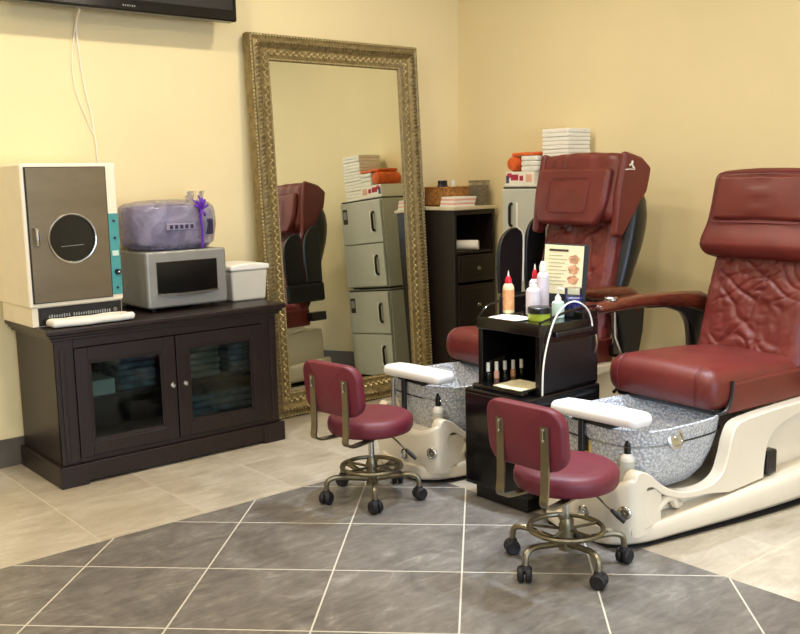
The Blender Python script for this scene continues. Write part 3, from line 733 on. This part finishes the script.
    # white foot pad on its post
    def padf(v, h):
        t = v.y/h[1]; v.x += .02*(t*t); v.z += .008*(1-t*t) - .010*t; v.x *= 1-.12*abs(t)**3; return v
    PX, PY = -1.715, -.02
    MB().box(PX-.062, PX+.062, PY-.222, PY+.222, .446, .500, .026, 5, padf, (3, 12, 1)).build('foot_rest_pad', 'pad', root, angle=70)
    MB().tube([(-1.752, .02, .215), (-1.752, .02, .448)], .013, 12).build('foot_rest_post', 'blackp', root)
    MB().box(PX-.03, PX+.03, PY-.10, PY+.10, .4365, .450, .004).build('foot_rest_plate', 'blackp', root)
    tp = MB(); tp.tube([(-1.765, .09, .225), (-1.765, .09, .44)], .010, 12); tp.build('supply_pipe', 'chrome', root)
    # seat
    def seatf(v, h):
        X, Yq = v.x/h[0], v.y/h[1]
        if v.z > 0: v.z += .020*(1-abs(Yq)**2.5)*(1-.5*X*X) - .012*(X+1) + .003*noise.noise(Vector((v.x*8, v.y*8, yc)))
        v.y *= 1 - .035*X
        if X < -.55: v.x -= .012*(1-abs(v.z/h[2]))
        return v
    SX = -.13
    seat = MB().box(-1.165+SX, -.52+SX, -.27, .27, .44, .605, .058, 6, seatf, (16, 12, 2)).build('seat', 'leather', root, angle=70)
    for yy in (-.19, .19):
        sm = MB().tube(smooth_path([(-1.13+SX, yy*1.03, .616), (-1.170+SX, yy*1.03, .590), (-1.184+SX, yy*1.03, .525), (-1.170+SX, yy*1.03, .462)]), .0022, 5)
        sm.build('stitching', 'vinyl', seat)
    MB().box(-1.13+SX, -.50+SX, -.25, .25, .425, .455, .012, 3).build('seat_frame', 'blackp', root)
    for s_ in (-1, 1):
        MB().box(-1.07+SX, -.5+SX, s_*.265-.012, s_*.265+.012, .425, .55, .012, 3).build('seat_skirt', 'leather', root)
        MB().tube(smooth_path([(-1.05+SX, s_*.281, .56), (-1.06+SX, s_*.282, .49), (-1.085+SX, s_*.280, .445), (-1.13+SX, s_*.265, .432)]), .008, 8).build('seat_strap', 'blackp', root)
    # back: inclined frame; u up along the back
    bl = math.radians(13 if left else 14)
    B = Matrix.Translation((-.66, 0, .50)) @ Matrix.Rotation(bl, 4, 'Y')
    top = .985 if left else .885
    hb = .36 if left else .405
    def fold(y, z, yc=yc):
        w1 = .085*noise.noise(Vector((y*6, z*6, yc))); u, q = (y+z)*.707+w1, (z-y)*.707+w1
        f1 = 1-min(1, abs(noise.noise(Vector((u*5, q*15, yc*3)))*2.6))
        f2 = 1-min(1, abs(noise.noise(Vector((u*16, q*5, 4+yc)))*2.6))
        f3 = 1-min(1, abs(noise.noise(Vector((y*26, z*26, 8+yc)))*2.4))
        c = 1-.75*min(1, max(0, (abs(y)-.15)/.07))
        return (-.010*f1**1.5 - .008*f2**1.5 - .003*f3)*c
    def backf(v, h):
        zz = v.z/h[2]; Yq = v.y/h[1]
        v.y *= 1 - .05*zz
        if v.x < 0:
            v.x -= .018*(1-Yq*Yq) + fold(v.y, v.z)*(1-abs(zz)**8)
        else: v.x += 0
        if abs(Yq) > .9: v.y += math.copysign(1, v.y)*.4*fold(v.x*3, v.z)
        return v
    MB().box(-.085, .03, -.262, .262, 0, top-hb+.08, .045, 5, backf, (3, 70, 90)).xf(B).build('back_cushion', 'leather', root, angle=80)
    def headf(v, h):
        Yq, zz = v.y/h[1], v.z/h[2]
        if v.x < 0: v.x -= .014*(1-Yq*Yq) + .005*noise.noise(Vector((v.y*10, v.z*10, 5+yc))) + (.004*math.sin(v.y*50+4*noise.noise(Vector((v.y*4, v.z*4, 2)))) if left and zz > .3 else 0)
        if not left:
            v.x -= .020*math.exp(-((zz+.72)*3.2)**2)*(1 if v.x < 0 else 0)      # rolled lower lip
            v.y *= 1 + .035*math.exp(-((zz+.7)*2.5)**2) - .03*max(0, zz)
        v.z += -.012*Yq*Yq if v.z > 0 else 0
        return v
    MB().box(-.150, .045, -.283, .283, top-hb, top, .05, 6, headf, (3, 22, 18)).xf(B).build('headrest', 'leather', root, angle=80)
    def pilf(v, h):
        Yq, zz = v.y/h[1], v.z/h[2]
        if left and zz < 0: v.y *= 1-.22*zz*zz
        if v.x < 0: v.x -= .012*(1-Yq*Yq)*(1-zz*zz) + .005*math.exp(-(Yq*5)**2)*math.sin(zz*8)
        return v
    if left:
        MB().box(-.190, -.140, -.25, .25, top-hb-.03, top-.095, .022, 5, pilf, (1, 14, 12)).xf(B).build('head_pillow', 'leather', root, angle=80)
        e = [(-.205, y*.62+.02*0, top-.24+z) for y, z in rrect(.45, .18, .03, 4)]
        MB().tube(e, .0022, 5, True).xf(B).build('pillow_seam', 'vinyl', root)
        for s_ in (-1, 1):
            def wf_(v, h):
                zz = v.z/h[2]; k = .22+.78*min(1, (zz+1)/1.25)
                v.x = -h[0] + (v.x+h[0])*k; v.x += .03*max(0, -zz)
                if zz > .6: v.z -= .05*((zz-.6)/.4)*max(0, v.x/h[0])**2
                return v
            MB().box(-.152, .06, s_*.285-.022, s_*.285+.022, top-.43, top-.006, .021, 4, wf_, (3, 1, 8)).xf(B).build('head_wing', 'leather', root, angle=80)
        q = MB(); q.sphere((-.095, -.308, top-.052), .0085, 8, 6, (1, .4, 1)); q.tube(smooth_path([(-.112, -.3085, top-.072), (-.098, -.3085, top-.062), (-.082, -.3085, top-.078)]), .005, 5)
        q.tube(smooth_path([(-.135, -.3085, top-.098), (-.10, -.3085, top-.088), (-.07, -.3085, top-.082), (-.095, -.3085, top-.062)]), .0028, 5)
        q.xf(B).build('maker_mark', 'paper', root)
    else:
        MB().box(-.178, -.140, -.225, .225, top-.245, top-.045, .018, 5, pilf, (1, 14, 8)).xf(B).build('head_pillow', 'leather', root, angle=80)
        e = [(-.173, y, top-.145+z) for y, z in rrect(.475, .225, .03, 4)]
        MB().tube(e, .0028, 5, True).xf(B).build('pillow_seam', 'vinyl', root)
    rg = []
    for (z, d, wv) in ((.0, .05, .24), (.1, .08, .265), (.3, .13, .28), (.5, .18, .296), (.64, .20, .302), (.78, .18, .294), (top-.08, .09, .24)):
        rg.append([Vector((-.04, -wv, z)), Vector((.03, -wv-.006, z)), Vector((d*.8, -wv*.92, z)), Vector((d, -wv*.5, z)), Vector((d, wv*.5, z)), Vector((d*.8, wv*.92, z)), Vector((.03, wv+.006, z)), Vector((-.04, wv, z))])
    MB().loft(rg).xf(B).build('back_shell', 'blackp', root, subsurf=1, angle=60)
    # arms (the outer arm of each chair is folded up)
    for s_ in (-1, 1):
        down = (s_ < 0) if left else (s_ > 0)
        ya = s_*.335
        MB().box(-.66, -.52, min(ya, s_*.25), max(ya, s_*.25), .455, .52, .006).build('arm_mount', 'blackp', root)
        if not down: continue
        dx_ = .22 if left else 0
        rg = []
        for (x, z, w_, t) in ((-1.31+dx_, .800, .012, .008), (-1.29+dx_, .806, .036, .024), (-1.22+dx_, .811, .044, .030), (-1.05+dx_*.6, .818, .044, .031), (-.88, .812, .040, .034), (-.72, .800, .038, .042), (-.60, .782, .038, .056), (-.54, .752, .036, .064), (-.51, .735, .020, .05)):
            rg.append([Vector((x, ya + w_*math.cos(a), z - t*.4 + t*math.sin(a))) for a in [2*PI*k/16 for k in range(16)]])
        ar = MB().loft(rg).build('armrest', 'armwood', root, angle=70)
        MB().lathe([(.001, .012), (.024, .012), (.030, .006), (.030, -.004), (.001, -.004)], (-1.21+dx_, ya, .829), 20).build('cup_disc', 'chrome', ar)
        sp_ = [(-.50, .77), (-.49, .70), (-.50, .58), (-.53, .46), (-.64, .46), (-.66, .58), (-.68, .67), (-.73, .725), (-.84, .76), (-1.00, .772), (-1.00, .79), (-.76, .785), (-.60, .765)]
        MB().prism(sp_, ya-.024, ya+.024, 'y').build('arm_bracket', 'blackp', root, bevel=.008)
        MB().tube(smooth_path([(-.98, ya, .79), (-.80, ya, .765), (-.71, ya, .70), (-.68, ya, .60), (-.68, ya, .48)]), .011, 8).build('arm_stay', 'bronze', root)
        if not left: MB().tube([(-1.19, ya, .79), (-1.185, ya, .66), (-1.13, ya*.86, .455)], .010, 8).build('arm_strut', 'bronze', root)
    # folded-up outer arm: two upright black trays with pale trim
    s_ = 1 if left else -1
    for (xc, wd, z0, z1) in ((-.79, .088, .74, 1.095), (-.605, .075, .74, 1.15)):
        if not left: xc += .36
        y = s_*.335
        pts = [(-wd*.9, 0), (-wd, (z1-z0)*.50), (-wd*.8, (z1-z0)*.80), (-wd*.2, (z1-z0)*.96), (wd*.5, (z1-z0)), (wd*.92, (z1-z0)*.92), (wd, (z1-z0)*.7), (wd*.9, 0)]
        sp = smooth_path([(xc+a, 0, z0+b_) for a, b_ in pts], 4)
        pd = MB().prism([(p.x, p.z) for p in sp], y-.012, y+.012, 'y').build('flip_tray', 'blackp', root, bevel=.006)
        MB().tube(smooth_path([(xc+wd*.6, y-.014, z1-.004), (xc+wd*.97, y-.014, z0+(z1-z0)*.9), (xc+wd*1.02, y-.014, z0+(z1-z0)*.66), (xc+wd*.95, y-.014, z0+.06)]), .0045, 6).build('trim', 'white', pd)
    MB().box(-.87 if left else -.50, -.52 if left else -.15, s_*.335-.03, s_*.335+.012, .60, .74, .02, 3).build('arm_block', 'blackp', root)
    lower = ('base_hull', 'rubber_foot', 'side_fairing', 'front_console', 'inner_tray', 'pedestal', 'pump_box', 'drain_hose', 'jet_knob', 'basin', 'foot_rest', 'supply_pipe')
    for ch in root.children:
        if not ch.name.startswith(lower): ch.location.y += .034 if left else .045
    return root
R_CH = pedi(-2.53, 'wine red leather pedicure spa chair at the right edge with pleated back', False)
L_CH = pedi(-1.48, 'wine red leather pedicure spa chair behind the black trolley, head pillow hanging low', True)

def bottle(name, label, cat, loc, r, h, body, cap, caph, capr=.5, tip=None, group=None, band=None, pump=False):
    o = thing(name, label, cat, loc, 0, group)
    MB().lathe([(.001, 0), (r*.92, 0), (r, .004), (r, h*.84), (r*.85, h*.93), (r*capr*.9, h), (r*capr*.9, h+.002)], n=24).build('body', body, o)
    c = MB().lathe([(r*capr, h), (r*capr*1.02, h+caph*.5), (r*capr*.55, h+caph), (.001, h+caph)], n=18); c.build('cap', cap, o)
    if tip: MB().lathe([(r*.18, h+caph*.95), (r*.12, h+caph+tip*.7), (.001, h+caph+tip)], n=10).build('tip', 'white', o)
    if band: MB().lathe([(r+.0006, h*.12), (r+.0006, h*.78)], n=24).build('label', band, o)
    if pump:
        MB().tube([(0, 0, h+caph*.9), (0, 0, h+caph+.025), (-.0, -.004, h+caph+.03), (.0, -.03, h+caph+.026)], .005, 8).build('pump_head', 'white', o)
    return o
# bottles standing on the console of each chair
bottle('spray_bottle', 'white bottle with black spray top on the basin ledge of the left pedicure chair', 'bottle', (-1.715, -1.635, .2225), .026, .125, 'white', 'blackp', .06, .5, band='grey')
bottle('spray_bottle', 'white bottle with black spray top on the basin ledge of the right pedicure chair', 'bottle', (-1.715, -2.675, .2225), .026, .125, 'white', 'blackp', .06, .5, band='grey')
yb = thing('yellow_box', 'narrow yellow box standing under the white foot pad of the right chair', 'box', (-1.71, -2.49, .2225))
MB().box(-.018, .018, -.024, .024, 0, .20, .003).build('carton', 'yellow', yb); MB().box(-.0188, -.0175, -.014, .014, .10, .17, .0005, 1).build('print', 'inkd', yb)

# ------------------------------------------------------------------ trolley
TX, TY = -1.50, -2.045
tl = thing('manicure_trolley', 'black nail care trolley between the pedicure chairs', 'trolley', (TX, TY, 0))
def tbx(name, mb, mat='blackg', par=None, **k): return mb.build(name, mat, par or tl, **k)
hy = .175; UA, UB = -.185, .19      # upper part, front and back in local x
tbx('lower_cabinet', MB().box(-.285, .18, -.195, .165, .065, .485, .008, 3))
tbx('plinth', MB().box(-.25, .18, -.165, .135, .0, .07, .006), 'blackp')
tbx('lower_drawer_front', MB().box(-.293, -.283, -.183, .153, .08, .47, .006), 'blackg')
tbx('side_panel', MB().box(UA+.01, UB, -hy, -hy+.02, .483, .772, .008, 3)); tbx('side_panel', MB().box(UA+.01, UB, hy-.02, hy, .483, .772, .008, 3))
tbx('back_panel', MB().box(UB-.02, UB, -hy+.02, hy-.02, .483, .79, .004))
tbx('post', MB().box(UA-.004, UA+.022, -hy-.002, -hy+.024, .483, .76, .004)); tbx('post', MB().box(UA-.004, UA+.022, hy-.024, hy+.002, .483, .76, .004))
tbx('tray_floor', MB().box(UA, UB-.01, -hy+.01, hy-.01, .756, .7695, .003))
tbx('tray_lip', MB().box(UA-.012, UA+.008, -hy-.004, hy+.004, .728, .780, .006, 3))
tbx('rear_step', MB().box(.09, UB, -hy+.004, hy-.004, .768, .80, .005))
MB().tube(smooth_path([(UA, -hy+.004, .782), (-.10, -hy+.004, .80), (.03, -hy+.004, .818), (.175, -hy+.004, .820)]), .0055, 8).build('side_rail', 'blackg', tl)
MB().tube(smooth_path([(UA, hy-.006, .782), (-.10, hy-.006, .83), (.175, hy-.006, .85)]), .005, 8).build('side_rail', 'blackg', tl)
MB().box(-.10, .14, -hy-.014, -hy+.001, .715, .738, .006, 3).build('side_handle', 'blackp', tl)
MB().box(-.17, .175, -hy-.004, -hy+.001, .50, .695, .004, 2).build('side_inset', 'blackp', tl)
MB().tube([(.155, -hy-.012, .70), (.155, -hy-.018, .66), (.155, -hy-.010, .62)], .005, 6).build('hook', 'chrome', tl)
MB().tube(smooth_path([(-.185, -hy-.012, .487), (-.180, -hy-.012, .60), (-.155, -hy-.012, .70), (-.11, -hy-.01, .79), (-.06, -hy-.006, .832), (.0, -hy, .852), (.06, -hy, .845), (.115, -hy, .81), (.14, -hy, .765), (.143, -hy-.004, .72)]), .0038, 8).build('light_arm', 'white', tl)
MB().box(-.26, -.02, -hy+.03, hy-.03, .4855, .502, .006, 3).build('clear_tray', 'clearp', tl)
def W_(x, y, z): return (TX+x, TY+y, z)
for k in range(5):
    y = .125-.030*k
    o = thing('polish_bottle', ['white-capped polish bottle, first from the left in the trolley opening', 'second white-capped polish bottle from the left in the trolley opening', 'middle white-capped polish bottle in the trolley opening', 'fourth white-capped polish bottle from the left in the trolley opening', 'rightmost white-capped polish bottle in the trolley opening'][k], 'polish bottle', W_(-.155+.040*k, .150-.012*k, .5025), 0, 'polish bottles in the trolley')
    MB().lathe([(.001, 0), (.0115, 0), (.012, .004), (.012, .028), (.006, .036)], n=16).build('body', ['clearp', 'pink', 'clearp', 'peach', 'clearp'][k], o)
    MB().lathe([(.0085, .034), (.008, .072), (.001, .074)], n=14).build('cap', 'white', o)
def crum(v, h): v.z += .004*noise.noise(Vector((v.x*30, v.y*30, 3))); return v
tag(MB().box(TX-.25, TX-.09, TY-.13, TY+.03, .506, .510, .0015, 1, crum, (10, 10, 1)).build('paper_towel', 'cream'), 'cream paper towel lying on the trolley ledge before the polish bottles', 'paper towel')
TT = .770
tag(MB().box(TX-.165, TX-.04, TY-.02, TY+.145, TT+.003, TT+.007, .0015, 1, crum, (10, 10, 1)).build('paper_napkin', 'paper'), 'white paper napkin on the trolley top under the red-capped bottle', 'napkin')
bottle('lotion_bottle', 'peach labelled bottle with red cap at the front left of the trolley top', 'bottle', (-1.525, -1.895, TT+.0095), .025, .132, 'cream', 'red', .030, .62, .025, band='peach')
jr = thing('scrub_jar', 'lime green jar with black lid on the trolley top', 'jar', (-1.55, -2.095, TT)); MB().lathe([(.001, 0), (.044, 0), (.047, .005), (.047, .034)], n=30).build('body', 'green', jr); MB().lathe([(.049, .032), (.049, .054), (.044, .058), (.001, .058)], n=30).build('lid', 'blackp', jr)
bottle('squeeze_bottle', 'white squeeze bottle with red nozzle behind the jar on the trolley', 'bottle', (-1.375, -1.915, .8005), .026, .120, 'lav', 'red', .04, .5, .025)
bottle('lotion_bottle', 'tall white lotion bottle right of the red-nozzled bottle on the trolley', 'bottle', (-1.378, -1.965, .8005), .027, .155, 'lav', 'white', .045, .6)
bottle('lotion_bottle', 'wide lavender-white bottle in front of the two tall ones on the trolley', 'bottle', (-1.452, -1.975, TT), .033, .125, 'lav', 'white', .012, .5)
bottle('pump_bottle', 'small mint pump bottle at the right edge of the trolley top', 'bottle', (-1.44, -2.105, TT), .027, .075, 'mint', 'white', .022, .5, pump=True)
jar = thing('disinfectant_jar', 'clear jar of blue disinfectant at the right rear of the trolley', 'jar', (-1.362, -2.125, .8005)); MB().lathe([(.036, 0), (.038, .003), (.038, .09), (.036, .093)], n=26).build('glass', 'clearp', jar); MB().lathe([(.001, .003), (.0355, .003), (.0355, .048), (.001, .048)], n=26).build('liquid', 'blueliq', jar)
mc = thing('menu_stand', 'cream menu card in a black frame standing on the trolley', 'menu', (-1.305, -2.005, .8015))
mc.rotation_euler = (math.radians(-4), math.radians(4), math.radians(-46))
MB().box(-.09, .108, .0, .012, .0, .272, .003).build('frame', 'blackp', mc)
MB().box(-.086, .086, -.003, .001,   .050, .266, .001, 1).build('card', 'cream', mc)
MB().box(-.066, .018, -.0045, -.0028, .238, .248, .0005, 1).build('heading', 'inkd', mc)
ln = MB()
for k in range(9): ln.box(-.066, -.066+.06+.02*((k*5) % 3)/2, -.0042, -.0028, .218-.016*k, .2215-.016*k, .0005, 1)
ln.build('text_lines', 'inkl', mc)
fl = MB()
for k in range(3): fl.prism([(.045+.024*math.cos(a)*(1+.15*math.sin(5*a)), .205-.045*k+.02*math.sin(a)*(1+.15*math.cos(5*a))) for a in [2*PI*j/20 for j in range(20)]], -.0042, -.0028, 'y')
fl.build('flower_picture', 'flower', mc)

# ------------------------------------------------------------------ rolling stools
def stool(loc, rz, label, ph):
    root = thing('rolling_stool', label, 'stool', (loc[0], loc[1], 0), rz, 'maroon rolling stools')
    def cush(v, h): return v
    pr = [(.001, .300), (.165, .300), (.180, .306), (.188, .320), (.189, .345), (.184, .362), (.165, .375), (.12, .381), (.06, .383), (.001, .384)]
    seat = MB().lathe(pr, n=48); seat.v = [Vector((v.x, v.y*.97, v.z)) for v in seat.v]; so = seat.build('seat', 'vinyl', root, angle=60)
    MB().lathe([(.001, .288), (.12, .288), (.12, .300), (.001, .300)], n=24).build('seat_plate', 'bronze', root)
    # backrest: curved rounded panel at -x
    poly = rrect(.33, .22, .065, 8); 
    n = len(poly); CZ = .525; rings = []
    def bend(y, z, dd): return Vector((-.235 + dd + 1.0*y*y - .10*(z), y, CZ+z))
    vs = []; fs = []
    levels = [(-.022, .93), (-.018, .985), (0, 1.0), (.016, .985), (.024, .90)]
    rings = [[bend(p[0]*k, p[1]*k, d) for p in poly] for d, k in levels]
    mb = MB(); mb.loft(rings, cap=False)
    # filled faces as concentric rings so they follow the bend
    for d, k0 in ((-.022, .93), (.024, .90)):
        rr = [[bend(p[0]*k, p[1]*k, d + (.006*(1-k*k) if d > 0 else 0)) for p in poly] for k in (k0, .7, .45, .2, .02)]
        mb.loft(rr, cap=False); m2 = [bend(p[0]*.02, p[1]*.02, d + (.006 if d > 0 else 0)) for p in poly]; mb.add(m2, [list(range(n))])
    mb.build('backrest', 'vinyl', root, angle=60)
    for s_ in (-1, 1):
        y = s_*.095-.012; hw_ = .016
        path = smooth_path([(-.262+.009, y, .575), (-.262+.009+.004, y, .48), (-.262+.012, y, .36), (-.255, y, .315), (-.23, y, .296), (-.18, y*.95, .291), (-.08, y*.8, .291)], 5)
        b = MB(); rg = []
        for i, p in enumerate(path):
            t = (path[min(i+1, len(path)-1)] - path[max(i-1, 0)]).normalized(); nn = Vector((0, 1, 0)); bb = t.cross(nn).normalized()
            rg.append([p+nn*hw_+bb*.004, p-nn*hw_+bb*.004, p-nn*hw_-bb*.004, p+nn*hw_-bb*.004])
        b.loft(rg); bo = b.build('back_bracket', 'bronze', root, angle=40)
        sc2 = MB()
        for z in (.565, .53): sc2.lathe([(.001, -.006), (.005, -.004), (.006, 0)], (-.258, y, z), 10, 'x')
        sc2.box(-.262, -.2585, y-.002, y+.002, .53, .565, .0005, 1); sc2.build('screw', 'chrome', bo)
    MB().lathe([(.0135, .16), (.0135, .29)], n=16).build('gas_column', 'chrome', root)
    MB().lathe([(.001, .060), (.026, .060), (.026, .150), (.017, .175), (.001, .175)], n=20).build('hub', 'bronze', root)
    ring = MB().tube([((.13)*math.cos(2*PI*k/48), .13*math.sin(2*PI*k/48), .140) for k in range(48)], .0095, 8, True)
    for k in range(5):
        a = 2*PI*k/5+ph+.3; ring.tube([(.02*math.cos(a), .02*math.sin(a), .135), (.122*math.cos(a), .122*math.sin(a), .139)], .006, 6)
    ring.build('foot_ring', 'bronze', root)
    MB().tube(smooth_path([(.02, -.03, .285), (.05, -.08, .27), (.06, -.13, .235), (.065, -.155, .22)]), .004, 6).build('height_lever', 'bronze', root)
    MB().tube([(.063, -.145, .226), (.068, -.172, .208), (.073, -.195, .19)], [.006, .010, .007], 8).build('lever_grip', 'rubber', root)
    for k in range(5):
        a = 2*PI*k/5+ph; c, s_ = math.cos(a), math.sin(a)
        lg = MB().tube(smooth_path([(.022*c, .022*s_, .085), (.09*c, .09*s_, .098), (.165*c, .165*s_, .110), (.203*c, .203*s_, .098), (.21*c, .21*s_, .060)]), .0115, 8).build('leg', 'bronze', root)
        cas = MB(); ax = Vector((-math.sin(a+.7), math.cos(a+.7), 0))
        for sg in (-1, 1):
            w0 = MB().lathe([(.001, -.009), (.022, -.011), (.0275, -.006), (.0275, .006), (.022, .011), (.001, .009)], n=20)
            w0.xf(Matrix.Translation(Vector((.212*c, .212*s_, .0275)) + ax*sg*.014) @ Vector((0, 0, 1)).rotation_difference(ax).to_matrix().to_4x4())
            cas.add(w0.v, w0.f)
        cas.lathe([(.001, .030), (.012, .030), (.02, .045), (.014, .060), (.001, .062)], (.21*c, .21*s_, 0), 14)
        cas.build('caster', 'rubber', root)
    return root
def rd(a): return math.radians(a)
stA = stool((-2.085, -1.605), rd(7), 'maroon rolling stool nearer the gold mirror, in front of the left pedicure chair', rd(19-7))
stB = stool((-2.04, -2.655), rd(2), 'maroon rolling stool nearest the camera, in front of the right pedicure chair', rd(33))
bpy.context.view_layer.update()
